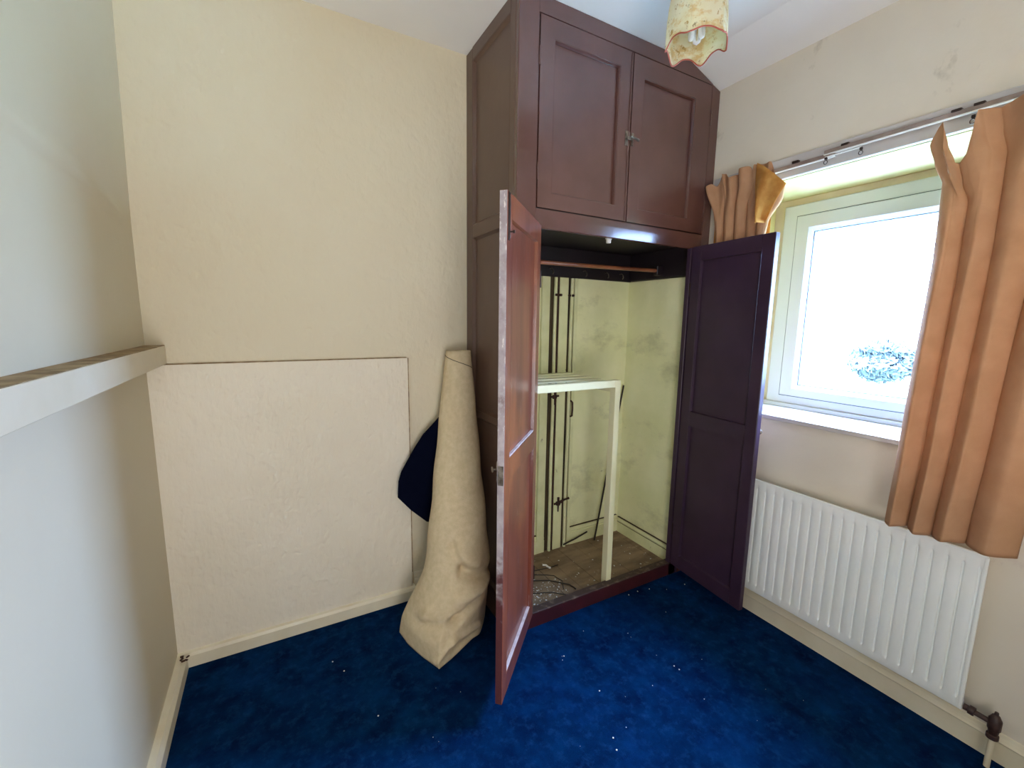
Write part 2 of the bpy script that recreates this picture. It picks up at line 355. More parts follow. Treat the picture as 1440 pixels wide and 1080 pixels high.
obj('sill_strip', bx(1.01, 2.05, YW-.001, YW+.045, .072, .082, .003), mat('worn_sill_edge', lin(60, 42, 36), .7, lin(118, 102, 84), 26, (.52, .72)), W)
# side frame and panels
bm = bmesh.new()
box(bm, XS, XS+.022, YW+.0265, 1.690, 0, ZC-.002, .003); box(bm, XS, XS+.022, 2.068, YB-.001, 0, ZC-.002, .003)
box(bm, XS, XS+.022, 1.690, 2.068, 2.727, ZC-.002); box(bm, XS, XS+.022, 1.690, 2.068, 1.912, 1.967); box(bm, XS, XS+.022, 1.690, 2.068, 1.005, 1.034); box(bm, XS, XS+.022, 1.690, 2.068, 0, .14)
obj('side_frame', bm, m_browns, W)
def framed_panel(u0, u1, z0, z1, place, material, parent, depth=.012, sl=.014, name='panel', mould=True):
    """recessed panel with a bevelled moulding; place(u, d, z) -> world point, d = depth behind the frame face"""
    bm = bmesh.new()
    def lp(k, d): return [bm.verts.new(place(u, d, z)) for u, z in ((u0+k, z0+k), (u1-k, z0+k), (u1-k, z1-k), (u0+k, z1-k))]
    A = [lp(-.001, .004), lp(0, .0015), lp(.004, .0005), lp(.009, depth*.55), lp(sl, depth)]
    if sl < .006: A = [lp(-.0005, .0), lp(0, .0012), lp(sl, depth)]
    for a, b in zip(A, A[1:]):
        for k in range(4): bm.faces.new((a[k], a[(k+1) % 4], b[(k+1) % 4], b[k]))
    obj('moulding', bm, material, parent, 'auto') if mould else bm.free()
    bm = bmesh.new()
    f = [bm.verts.new(place(u, depth-.0004, z)) for u, z in ((u0+.002, z0+.002), (u1-.002, z0+.002), (u1-.002, z1-.002), (u0+.002, z1-.002))]
    b = [bm.verts.new(place(u, depth+.005, z)) for u, z in ((u0+.002, z0+.002), (u1-.002, z0+.002), (u1-.002, z1-.002), (u0+.002, z1-.002))]
    bm.faces.new(f); bm.faces.new(b[::-1])
    for k in range(4): bm.faces.new((f[k], f[(k+1) % 4], b[(k+1) % 4], b[k]))
    return obj(name, bm, material, parent)
side_place = lambda u, d, z: (XS+d, u, z)
for z0, z1 in ((1.967, 2.727), (1.034, 1.912), (.14, 1.005)):
    framed_panel(1.690, 2.068, z0, z1, side_place, m_browns, W, .014, .016)
# upper doors
def upper_door(x0, x1, px0, px1, pz0, pz1):
    bm = bmesh.new(); y0, y1 = YW-.001, YW+.021; z0, z1 = 1.979, 2.714
    box(bm, x0, px0, y0, y1, z0, z1); box(bm, px1, x1, y0, y1, z0, z1)
    box(bm, px0, px1, y0, y1, z0, pz0); box(bm, px0, px1, y0, y1, pz1, z1)
    d = obj('upper_door', bm, m_brown, W)
    framed_panel(px0, px1, pz0, pz1, lambda u, dd, z: (u, YW-.001+dd, z), m_brown, d, .016, .008)
    return d
ud1 = upper_door(1.0115, 1.5115, 1.080, 1.440, 2.040, 2.640); ud2 = upper_door(1.518, 2.062, 1.585, 1.942, 2.040, 2.625)
obj('cover_bead', bx(1.500, 1.509, YW-.006, YW-.0005, 1.981, 2.712, .002), m_brown, ud1)
# dark sheet standing in for the shaded cavity behind the upper doors
obj('cavity_shade_sheet', prism_y(bmesh.new(), [(.936, 1.945), (2.10, 1.945), (2.10, 2.69), (1.88, 2.765), (.936, 2.765)], YW+.0275, YW+.035), m_darkin, W)
# latch on the upper doors
bm = bmesh.new(); box(bm, 1.482, 1.512, YW-.004, YW-.0012, 2.313, 2.378, .001)
lt = obj('latch_plate', bm, m_metal, ud1)
bm = bmesh.new(); box(bm, 1.520, 1.534, YW-.005, YW-.0012, 2.318, 2.375, .001); obj('keeper_plate', bm, m_metal, ud2)
bm = bmesh.new(); tube(bm, [(1.505, YW-.002, 2.345), (1.505, YW-.022, 2.345)], .006); tube(bm, [(1.496, YW-.024, 2.347), (1.520, YW-.026, 2.344), (1.545, YW-.028, 2.338)], [.006, .0045, .006]); box(bm, 1.490, 1.526, YW-.014, YW-.006, 2.338, 2.352, .002)
obj('latch_lever', bm, m_metal, ud1, 'auto')
# interior: dark ceiling, cleats, linings
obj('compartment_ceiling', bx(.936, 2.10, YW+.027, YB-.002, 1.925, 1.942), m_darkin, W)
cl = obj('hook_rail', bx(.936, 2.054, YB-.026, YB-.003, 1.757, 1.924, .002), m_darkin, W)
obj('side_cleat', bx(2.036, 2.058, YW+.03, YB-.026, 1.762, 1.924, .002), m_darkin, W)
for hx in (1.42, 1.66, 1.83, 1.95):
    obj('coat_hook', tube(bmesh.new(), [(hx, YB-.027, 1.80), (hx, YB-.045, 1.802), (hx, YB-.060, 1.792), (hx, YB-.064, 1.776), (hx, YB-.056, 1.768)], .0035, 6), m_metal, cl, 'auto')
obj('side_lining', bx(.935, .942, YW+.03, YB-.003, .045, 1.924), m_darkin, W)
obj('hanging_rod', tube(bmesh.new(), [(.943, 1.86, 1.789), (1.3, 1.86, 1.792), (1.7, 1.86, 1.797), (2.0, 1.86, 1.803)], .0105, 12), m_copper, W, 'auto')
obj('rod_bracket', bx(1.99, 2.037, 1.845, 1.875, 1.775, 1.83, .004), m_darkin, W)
bm = bmesh.new(); lathe(bm, [(.010, 0), (.012, .004), (.012, .016), (.009, .019)], 0, 0, 14, Matrix.Translation((1.444, 1.655, 1.876)))
box(bm, 1.430, 1.458, 1.647, 1.663, 1.894, 1.9245)
c_ = obj('door_catch', bm, m_white, W); c_['label'] = 'white plastic catch under the middle rail'
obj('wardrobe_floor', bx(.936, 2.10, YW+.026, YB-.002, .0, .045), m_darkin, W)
x = .94
k = 0
while x < 2.05:
    wdt = .118
    x1 = min(x+wdt, 2.052)
    obj('floorboard', bx(x, x1-.002, YW+.045, YB-.004, .0452, .0475+.001*(k % 2), .0008), m_boards, W); x += wdt; k += 1

def low_door(A, B, width, zb, zt, mat_in, mat_out, mat_edge, flip):
    """leaf hinged at A, free edge towards B; inner face looks to the side given by flip"""
    A = Vector((A[0], A[1], 0)); B = Vector((B[0], B[1], 0)); u = (B-A).normalized(); nrm = Vector((-u.y, u.x, 0))*flip   # points from inner face to outer face
    T = .026
    def P(s, d, z): q = A + u*s + nrm*d; return (q.x, q.y, z)
    st = .060; bm = bmesh.new()
    M = Matrix(((u.x, nrm.x, 0, A.x), (u.y, nrm.y, 0, A.y), (0, 0, 1, 0), (0, 0, 0, 1)))
    def b(s0, s1, z0, z1, bv=.0015): box(bm, s0, s1, 0, T, z0, z1, bv, mtx=None)
    b(0, st, zb, zt); b(width-st, width, zb, zt)
    for z0, z1 in ((zb, .158), (.935, 1.016), (1.829, zt)): b(st, width-st, z0, z1, 0)
    bmesh.ops.transform(bm, matrix=M, verts=bm.verts)
    d = obj('lower_door', bm, mat_in, W)
    for z0, z1 in ((.158, .935), (1.016, 1.829)):
        framed_panel(st, width-st, z0, z1, lambda s, dd, z: P(s, dd, z), mat_in, d, .015, .003)
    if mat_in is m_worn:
        for zz in (.158, 1.016):  # pale strips laid along the ledges under the left door panels
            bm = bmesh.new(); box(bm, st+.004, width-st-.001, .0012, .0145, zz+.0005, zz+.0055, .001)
            bmesh.ops.transform(bm, matrix=M, verts=bm.verts); q = obj('pale_bead', bm, m_bead, d); q['label'] = 'pale strip on the ledge below the door panel'
    bm = bmesh.new(); box(bm, width+.0002, width+.0022, .001, T-.001, zb+.002, zt-.002)
    bmesh.ops.transform(bm, matrix=M, verts=bm.verts); obj('leading_edge', bm, mat_edge, d)
    return d, P, M
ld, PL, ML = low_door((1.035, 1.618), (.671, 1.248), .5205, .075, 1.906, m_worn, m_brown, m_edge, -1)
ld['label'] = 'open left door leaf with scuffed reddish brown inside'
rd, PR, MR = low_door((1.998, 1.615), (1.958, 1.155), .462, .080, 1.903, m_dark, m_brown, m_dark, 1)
rd['label'] = 'open right door leaf, dark brown inside tinted plum as by lens flare'
# lock, bolt and keeper on the doors
bm = bmesh.new(); box(bm, .5226, .5250, .003, .023, .935, 1.005, .0008); box(bm, .5226, .530, .008, .018, .960, .985, .001)
bmesh.ops.transform(bm, matrix=ML, verts=bm.verts); obj('lock_plate', bm, m_metal, ld)
bm = bmesh.new(); tube(bm, [(.505, .026, .985), (.505, .043, .985), (.509, .048, .985)], [.004, .004, .011], 10); box(bm, .485, .523, .0262, .029, .945, 1.02, .001)
bmesh.ops.transform(bm, matrix=ML, verts=bm.verts); obj('door_knob', bm, m_metal, ld, 'auto')
bm = bmesh.new(); box(bm, .496, .512, -.0025, .002, 1.755, 1.903, .0005)
bmesh.ops.transform(bm, matrix=ML, verts=bm.verts); bl = obj('bolt_slot', bm, m_darkmetal, ld)
bm = bmesh.new(); tube(bm, [(.504, -.003, 1.76), (.504, -.003, 1.90)], .003, 8); tube(bm, [(.504, -.002, 1.782), (.504, -.016, 1.782)], .0025, 8); tube(bm, [(.504, -.015, 1.782), (.504, -.021, 1.782)], .005, 8)
bmesh.ops.transform(bm, matrix=ML, verts=bm.verts); obj('flush_bolt', bm, m_darkmetal, ld)
bm = bmesh.new(); tube(bm, [(.440, .026, .990), (.440, .046, .990), (.440, .052, .990), (.440, .060, .990)], [.005, .005, .013, .011], 14); box(bm, .424, .456, .0262, .030, .955, 1.025, .001)
bmesh.ops.transform(bm, matrix=MR, verts=bm.verts); obj('door_knob', bm, m_metal, rd, 'auto')
for (P_, MM, dd, s0) in ((PL, ML, ld, 1), (PR, MR, rd, 1)):
    for z in (.30, 1.68):
        bm = bmesh.new(); tube(bm, [(-.002, .0, z-.035), (-.002, .0, z+.035)], .0045, 8)
        bmesh.ops.transform(bm, matrix=MM, verts=bm.verts); obj('hinge', bm, m_darkmetal, dd)
for z in (2.12, 2.56):
    obj('hinge', tube(bmesh.new(), [(1.0095, YW-.003, z-.035), (1.0095, YW-.003, z+.035)], .0040, 8), m_brown, ud1)
    obj('hinge', tube(bmesh.new(), [(2.064, YW-.003, z-.035), (2.064, YW-.003, z+.035)], .0040, 8), m_brown, ud2)

# ------------------------------------------------------------------ inside of the wardrobe: green walls, pipes, skirting
def wavy_back():
    rows = []
    for j in range(40):
        z = .046 + (1.757-.046)*j/39
        rows.append([(.943 + (2.058-.943)*i/44, YB-.010+.004*math.sin(i*.5+z*3)*math.sin(z*4.3+i*.13), z) for i in range(45)])
    return grid(bmesh.new(), rows)
struct('wall_cupboard_back', wavy_back(), m_green, smooth=True)
def wavy_side():
    rows = []
    for j in range(40):
        z = .046 + (1.757-.046)*j/39
        rows.append([(2.055+.003*math.sin(i*.6+z*4)*math.sin(z*3.1+i*.2), YW+.027 + (YB-.008-YW-.027)*i/24, z) for i in range(25)])
    return grid(bmesh.new(), rows)
struct('wall_cupboard_right', wavy_side(), m_green, smooth=True)
def skirt_prof(y): return [(y, .048), (y-.016, .048), (y-.016, .128), (y-.011, .133), (y-.015, .142), (y-.008, .152), (y-.008, .162), (y, .166)]
for a, b in ((.943, 1.428), (1.628, 2.04)):
    struct('baseboard_cupboard_back', prism_x(bmesh.new(), skirt_prof(YB-.012), a, b), m_greentrim)
struct('baseboard_cupboard_right', prism_y(bmesh.new(), [(2.052, .048), (2.038, .048), (2.038, .116), (2.043, .121), (2.039, .129), (2.046, .140), (2.046, .150), (2.052, .154)], YW+.028, YB-.028), m_greentrim)
bm = bmesh.new(); box(bm, 2.0385, 2.051, YW+.03, YB-.03, .1535, .1565); box(bm, 2.0375, 2.0392, YW+.03, YB-.03, .1195, .1225)
struct('trim_3', bm, m_dirt)
bm = bmesh.new(); box(bm, .945, 1.427, YB-.024, YB-.013, .1655, .1685); box(bm, 1.629, 2.035, YB-.024, YB-.013, .1655, .1685)
struct('trim_4', bm, m_dirt)
PB = thing('pipe_boxing', 'pale green pipes and upright battens against the wardrobe back wall', 'pipes', (1.5, YB-.02, .05))
PB.location = (0, 0, 0)
obj('backing_strip', bx(1.424, 1.612, YB-.018, YB-.013, .05, 1.756), m_dirt, PB)
for a, b, t in ((1.372, 1.425, .030), (1.490, 1.552, .034), (1.604, 1.628, .028)):
    obj('batten', bx(a, b, YB-t, YB-.012, .05, 1.756, .002), m_greentrim, PB)
for xp in (1.462, 1.580):
    pts = [(xp+.0015*math.sin(z*7+xp*9), YB-.030, z) for z in [.05+i*.1217 for i in range(15)]]
    obj('pipe', tube(bmesh.new(), pts, .0105, 10), m_greentrim, PB, 'auto')
bm = bmesh.new(); box(bm, 1.4745, 1.4905, YB-.0290, YB-.020, .05, 1.756); obj('rust_line', bm, m_rust, PB)
def clip(x0, z, s=1.0):
    bm = bmesh.new(); lathe(bm, [(.014*s, -.012), (.017*s, 0), (.014*s, .012)], 0, 0, 12, Matrix.Translation((x0, YB-.036, z)))
    tube(bm, [(x0-.028*s, YB-.04, z), (x0+.028*s, YB-.04, z+.004)], .006*s, 8); tube(bm, [(x0, YB-.04, z-.05*s), (x0, YB-.04, z+.035*s)], [.004, .008], 8)
    return bm
obj('pipe_clip', clip(1.470, 1.049), m_rust, PB, 'auto')
bm = clip(1.520, .361, 1.1); tube(bm, [(1.53, YB-.045, .372), (1.565, YB-.055, .385), (1.590, YB-.055, .388)], [.007, .005, .008], 8)
obj('stopcock', bm, m_rust, PB, 'auto')
for xx in (1.462, 1.492, 1.556, 1.582):
    obj('pipe_clip', lathe(bmesh.new(), [(.007, -.007), (.010, 0), (.007, .007)], 0, 0, 10, Matrix.Translation((xx, YB-.040, 1.653))), m_rust, PB, 'auto')
bm = tube(bmesh.new(), [(1.600, YB-.028, 1.013), (1.600, YB-.045, 1.005), (1.600, YB-.048, .965), (1.600, YB-.045, .920), (1.600, YB-.028, .913)], .0055, 8)
obj('pull_handle', bm, m_rust, PB, 'auto')
# sticks
bm = tube(bmesh.new(), [(1.812, 2.085, .049), (1.90, 2.10, .45), (2.026, 2.108, 1.085)], [.0055, .006, .005], 8)
tag(obj('thin_cane', bm, m_twig, None, 'auto'), 'thin dark cane leaning in the back corner of the wardrobe', 'stick')
bm = tube(bmesh.new(), [(1.560, 2.090, .078), (1.66, 2.096, .092), (1.762, 2.104, .112)], .0048, 8)
tag(obj('short_rod', bm, m_twig, None, 'auto'), 'short dark stick lying against the green skirting inside the wardrobe', 'stick')

# ------------------------------------------------------------------ slatted shelf
S = thing('slatted_shelf', 'pale yellow slatted shelf standing on one square leg in the wardrobe', 'shelf', (1.3, 1.88, .0485))
S.location = (0, 0, 0)
obj('front_rail', bx(.950, 1.535, 1.655, 1.677, 1.166, 1.203, .002), m_slat, S)
obj('leg', bx(1.5352, 1.571, 1.655, 1.697, .0490, 1.203, .002), m_slat, S)
obj('end_rail', bx(1.537, 1.556, 1.698, 2.086, 1.136, 1.189, .002), m_slat, S)
obj('end_rail', bx(.952, .970, 1.678, 2.086, 1.136, 1.189, .002), m_slat, S)
obj('back_rail', bx(.950, 1.556, 2.0865, 2.094, 1.15, 1.189, .001), m_slat, S)
for yy, xe in ((1.705, 1.500), (1.797, 1.524), (1.890, 1.535), (1.983, 1.548), (2.066, 1.556)):
    obj('slat', bx(.952, xe if xe > 1.54 else xe+.02, yy-.019, yy+.019, 1.1895, 1.1975, .001), m_slat, S)
# debris on the wardrobe floor
bm = bmesh.new()
for k in range(170):
    if k < 120: px, py = random.gauss(1.17, .10), random.gauss(1.76, .055)
    else: px, py = random.uniform(1.05, 2.0), random.uniform(1.70, 2.08)
    if not (.97 < px < 2.02 and 1.675 < py < 2.09): continue
    s = random.choice((.0015, .002, .003, .0045)); a = random.uniform(0, 3.1)
    box(bm, -s, s, -s*.6, s*.6, 0, s*.5, mtx=Matrix.Translation((px, py, .0486)) @ Matrix.Rotation(a, 4, 'Z'))
o = obj('plaster_flakes', bm, m_lint); o['kind'] = 'stuff'; tag(o, 'white plaster flakes scattered on the wardrobe floor', 'debris')
bm = tube(bmesh.new(), [(1.335, 1.988, .055), (1.350, 1.975, .057), (1.352, 1.955, .055), (1.360, 1.940, .055)], .006, 8)
tag(obj('white_peg', bm, m_white, None, 'auto'), 'small curled white scrap on the wardrobe floor near the pipes', 'scrap')
wl = ('thickest dark wire curving down towards the wardrobe sill', 'dark wire looping behind the longest one on the wardrobe floor', 'short dark wire by the plaster flakes nearest the open left door', 'straight dark wire in front of the pipes at the back of the wardrobe floor')
for i, pts in enumerate((
    [(1.10, 1.93, .053), (1.17, 1.90, .055), (1.28, 1.84, .057), (1.36, 1.76, .055), (1.37, 1.71, .053)],
    [(1.13, 1.94, .058), (1.22, 1.93, .060), (1.33, 1.86, .061), (1.345, 1.80, .057), (1.31, 1.74, .053)],
    [(1.04, 1.80, .053), (1.12, 1.79, .055), (1.24, 1.74, .056), (1.30, 1.69, .053)],
    [(1.20, 1.97, .053), (1.30, 1.955, .055), (1.42, 1.95, .053)])):
    P3 = []
    for j in range(len(pts)-1):
        for t in (0, .33, .66):
            a, b = Vector(pts[j]), Vector(pts[j+1]); P3.append(a.lerp(b, t) + Vector((random.uniform(-.004, .004), random.uniform(-.004, .004), 0)))
    P3.append(Vector(pts[-1]))
    tag(obj('loose_wire', tube(bmesh.new(), P3, .0034 if i == 0 else .0024, 6), m_twig, None, True), wl[i], 'wire', 'loose wires on the wardrobe floor')

# ------------------------------------------------------------------ radiator
R = thing('radiator', 'white ribbed panel radiator on the wall under the window', 'radiator', (2.07, .84, .155))
R.location = (0, 0, 0)
RY0, RY1, RZ0, RZ1, RX = .392, 1.318, .157, .737, 2.052
def rad_panel():
    pitch = .0405; ys = []; n = int((RY1-RY0-.03)/pitch); start = RY0+.012
    fr = (0, .035, .075, .115, .26, .50, .74, .885, .925, .965)
    dd = (.0110, .0095, .0035, .0008, -.0008, -.0012, -.0008, .0008, .0035, .0095)
    cols = [(RY0, 0), (RY0+.006, 0)]
    for k in range(n):
        for f, d in zip(fr, dd): cols.append((start+k*pitch+f*pitch, d))
    cols += [(start+n*pitch, .0065), (start+n*pitch+.006, 0), (RY1, 0)]
    zs = [(RZ0, 0, .006), (RZ0+.003, 0, .0015), (RZ0+.006, 0, 0), (RZ0+.038, 0, 0), (RZ0+.046, .7, 0), (RZ0+.052, 1, 0), (RZ1-.052, 1, 0), (RZ1-.046, .7, 0), (RZ1-.038, 0, 0), (RZ1-.006, 0, 0), (RZ1-.002, 0, .0015), (RZ1, 0, .006)]
    rows = [[(RX + d*a + e, y, z) for y, d in cols] for z, a, e in zs]
    bm = grid(bmesh.new(), rows)
    return bm
f = obj('ribbed_front', rad_panel(), m_rad, R, 'auto')
bm = bmesh.new(); box(bm, RX+.0068, RX+.020, RY0, RY1, RZ0+.001, RZ1-.001, .002); obj('panel_back', bm, m_rad, R)
bm = bmesh.new(); box(bm, RX-.001, RX+.013, RY0-.004, RY0+.006, RZ0+.003, RZ1-.003, .003, 2); obj('end_seam', bm, m_rad, R)
bm = bmesh.new(); box(bm, RX-.001, RX+.0125, RY0, RY1, RZ1-.0045, RZ1+.003, .003, 2); obj('top_seam', bm, m_rad, R)
for yy in (.56, 1.14):
    obj('wall_bracket', bx(RX+.021, XR-.001, yy-.02, yy+.02, .25, .68, .003), m_radd, R)
obj('connection_boss', bx(RX+.003, RX+.024, RY0-.004, RY0+.03, .166, .196, .006, 2), m_rad, R)
V = thing('radiator_valve', 'dark brown painted radiator valve beside the lower right radiator corner', 'valve', (2.07, .33, .16)); V.location = (0, 0, 0)
obj('valve_tail', tube(bmesh.new(), [(2.068, .386, .170), (2.068, .374, .170), (2.068, .373, .170), (2.068, .358, .169), (2.068, .357, .169), (2.068, .325, .168)], [.011, .011, .0155, .0155, .009, .009], 10), m_valve, V, 'auto')
obj('valve_body', lathe(bmesh.new(), [(.010, .112), (.016, .114), (.016, .128), (.012, .130), (.014, .145), (.017, .150), (.017, .185), (.013, .192), (.010, .200), (.006, .203), (.005, .212)], 2.068, .310, 12), m_valve, V, 'auto')
obj('pipe', tube(bmesh.new(), [(2.068, .310, .002), (2.068, .310, .113)], .0085, 10), m_trim, V, 'auto')

# ------------------------------------------------------------------ curtain track
b = struct('trim_5', bx(XR-.024, XR-.001, -.1, 1.598, 2.167, 2.256, .002), m_sill)
T = thing('curtain_track', 'grey brown curtain track overlapping in the middle above the window', 'curtain rail', (2.09, .8, 2.21)); T.location = (0, 0, 0)
def rail(y0, y1, x0, zz):
    obj('track_rail', bx(x0-.003, x0+.012, y0, y1, zz+.003, zz+.019, .002), m_track, T)
    obj('track_lip', bx(x0-.0045, x0+.010, y0, y1, zz-.001, zz+.003, .0008), m_white, T)
rail(1.020, 1.580, 2.092, 2.196); rail(-.05, 1.060, 2.086, 2.210)
obj('track_lip', bx(2.083, 2.087, .925, 1.055, 2.198, 2.203, .0008), m_white, T)
for yy in (1.175, .985, .655, .60, .2):
    obj('track_clip', bx(2.082, 2.100, yy-.014, yy+.014, 2.213+(.012 if yy < 1.06 else 0), 2.224+(.012 if yy < 1.06 else 0), .003, 2), m_darkmetal, T)
for yy in (1.050, .925, .610):
    bm = bmesh.new(); box(bm, 2.082, 2.090, yy-.005, yy+.005, 2.190, 2.200, .001)
    tube(bm, [(2.085, yy+.007*math.cos(a), 2.180+.008*math.sin(a)) for a in [i*math.pi/6 for i in range(13)]], .0016, 6)
    obj('glider', bm, m_darkmetal, T)

# ------------------------------------------------------------------ curtains
def smooth(t): t = max(0, min(1, t)); return t*t*(3-2*t)
def interp(tab, v):
    for (a, p), (b, q) in zip(tab, tab[1:]):
        if v <= b:
            t = (v-a)/(b-a) if b > a else 0
            return p + (q-p)*(.5*t + .5*t*t*(3-2*t))
    return tab[-1][1]
def curtain(name, ybl, ybr, ztop, zbot, valleys, depth, x0, nu=150, nv=90, header=None, topdepth=.4):
    """ybl(z01), ybr(z01): left and right edge y as functions of height fraction from the top (0) to hem (1)"""
    rows = []
    for j in range(nv+1):
        v = (j/nv)**1.25
        row = []
        for i in range(nu+1):
            u = i/nu
            L_, R_ = ybl(v), ybr(v)
            y = L_ + (R_-L_)*u
            z = ztop(u)*(1-v) + zbot(u)*v
            vv = [0]+valleys+[1]; k = max(q for q in range(len(vv)-1) if u >= vv[q]); t = (u-vv[k])/(vv[k+1]-vv[k])
            bul = abs(math.sin(math.pi*t))**.62
            d = depth*(.55+.45*smooth(v*2))
            x = x0(v) - d*bul + .004*math.sin(7*v+u*9)
            y += (.018*smooth(v*1.5))*math.sin(2*math.pi*t)*(-1)*.35
            if header:
                x, y, z = header(u, v, x, y, z)
            row.append((x, y, z))
        rows.append(row)
    bm = grid(bmesh.new(), rows)
    return bm
def add_solid(o, t=.002):
    md = o.modifiers.new('solid', 'SOLIDIFY'); md.thickness = t; md.offset = 0
# left curtain
def hdrL(u, v, x, y, z):
    h = 1-smooth(v/.16)
    x += h*(-.014*math.sin(u*41+v*9) - .006*math.sin(u*23+1)) ; y += h*.010*math.sin(u*30)
    if u > .80: x += -.030*((u-.80)/.2)*h
    return x, y, z
ctl = curtain('curtain', lambda v: interp([(0, 1.600), (.10, 1.552), (.2, 1.535), (1, 1.55)], v), lambda v: interp([(0, 1.198), (.045, 1.205), (.11, 1.262), (.17, 1.272), (1, 1.25)], v),
    lambda u: interp([(0, 2.200), (.08, 2.222), (.11, 2.206), (.16, 2.256), (.27, 2.254), (.33, 2.222), (.46, 2.248), (.55, 2.252), (.60, 2.218), (.66, 2.250), (.84, 2.240), (1, 2.128)], u),
    lambda u: .775+.006*math.sin(u*20), [.17, .40, .62, .82], .036, lambda v: 2.072, 120, 70, hdrL)
LC = obj('left_curtain', ctl, m_curt, None, True); add_solid(LC)
LC.name = 'curtain'; tag(LC, 'short bunch of tan curtain beside the wardrobe, left of the window', 'curtain')
# the turned-over lining flap on its right-hand corner
bm = bmesh.new(); rows = []
for j in range(13):
    t = j/12
    rows.append([Vector((2.004, 1.300, 2.236)).lerp(Vector((2.020, 1.300, 1.97)), t).lerp(Vector((2.020, 1.172, 2.118)).lerp(Vector((2.040, 1.262, 1.97)), t), s) + Vector((-.022*math.sin(math.pi*min(1, s*1.5))*(1-.4*t) + .012*math.sin(7*s+3*t), .010*math.sin(4*t), .012*math.sin(math.pi*s)*(1-t))) for s in [i/16 for i in range(17)]])
grid(bm, rows); fl = obj('lining_flap', bm, m_lining, LC, True); add_solid(fl); fl['label'] = 'golden lining turned out at the corner'
obj('heading_tape', bx(2.088, 2.0885, 1.262, 1.56, 1.9, 2.18), m_lining, LC)
# right curtain
def ztr(u): return interp([(0, 2.118), (.05, 2.142), (.105, 2.174), (.118, 2.150), (.13, 2.085), (.16, 2.040), (.20, 2.028), (.25, 2.050), (.285, 2.100), (.30, 2.150), (.315, 2.176), (.48, 2.184), (.60, 2.196), (.72, 2.200), (.76, 2.170), (.82, 2.168), (.86, 2.205), (1, 2.22)], u)
def hdrR(u, v, x, y, z):
    h = 1-smooth(v/.20)
    if .10 < u < .34: x += -.035*h*math.sin(math.pi*(u-.10)/.24)
    x += h*.010*math.sin(u*33)
    y += .010*h*math.sin(u*22)
    return x, y, z
ctr = curtain('curtain', lambda v: interp([(0, .692), (.05, .672), (.10, .645), (.3, .640), (.8, .655), (1, .664)], v), lambda v: interp([(0, .285), (.3, .285), (.7, .305), (1, .326)], v),
    ztr, lambda u: .764+.012*smooth(u*1.2)-.007*abs(math.cos(u*8)), [.20, .405, .655], .060, lambda v: 2.030, 220, 110, hdrR)
RC = obj('right_curtain', ctr, m_curt, None, True); add_solid(RC)
RC.name = 'curtain'; tag(RC, 'long tan curtain hanging right of the window with drooping unhooked heading', 'curtain')

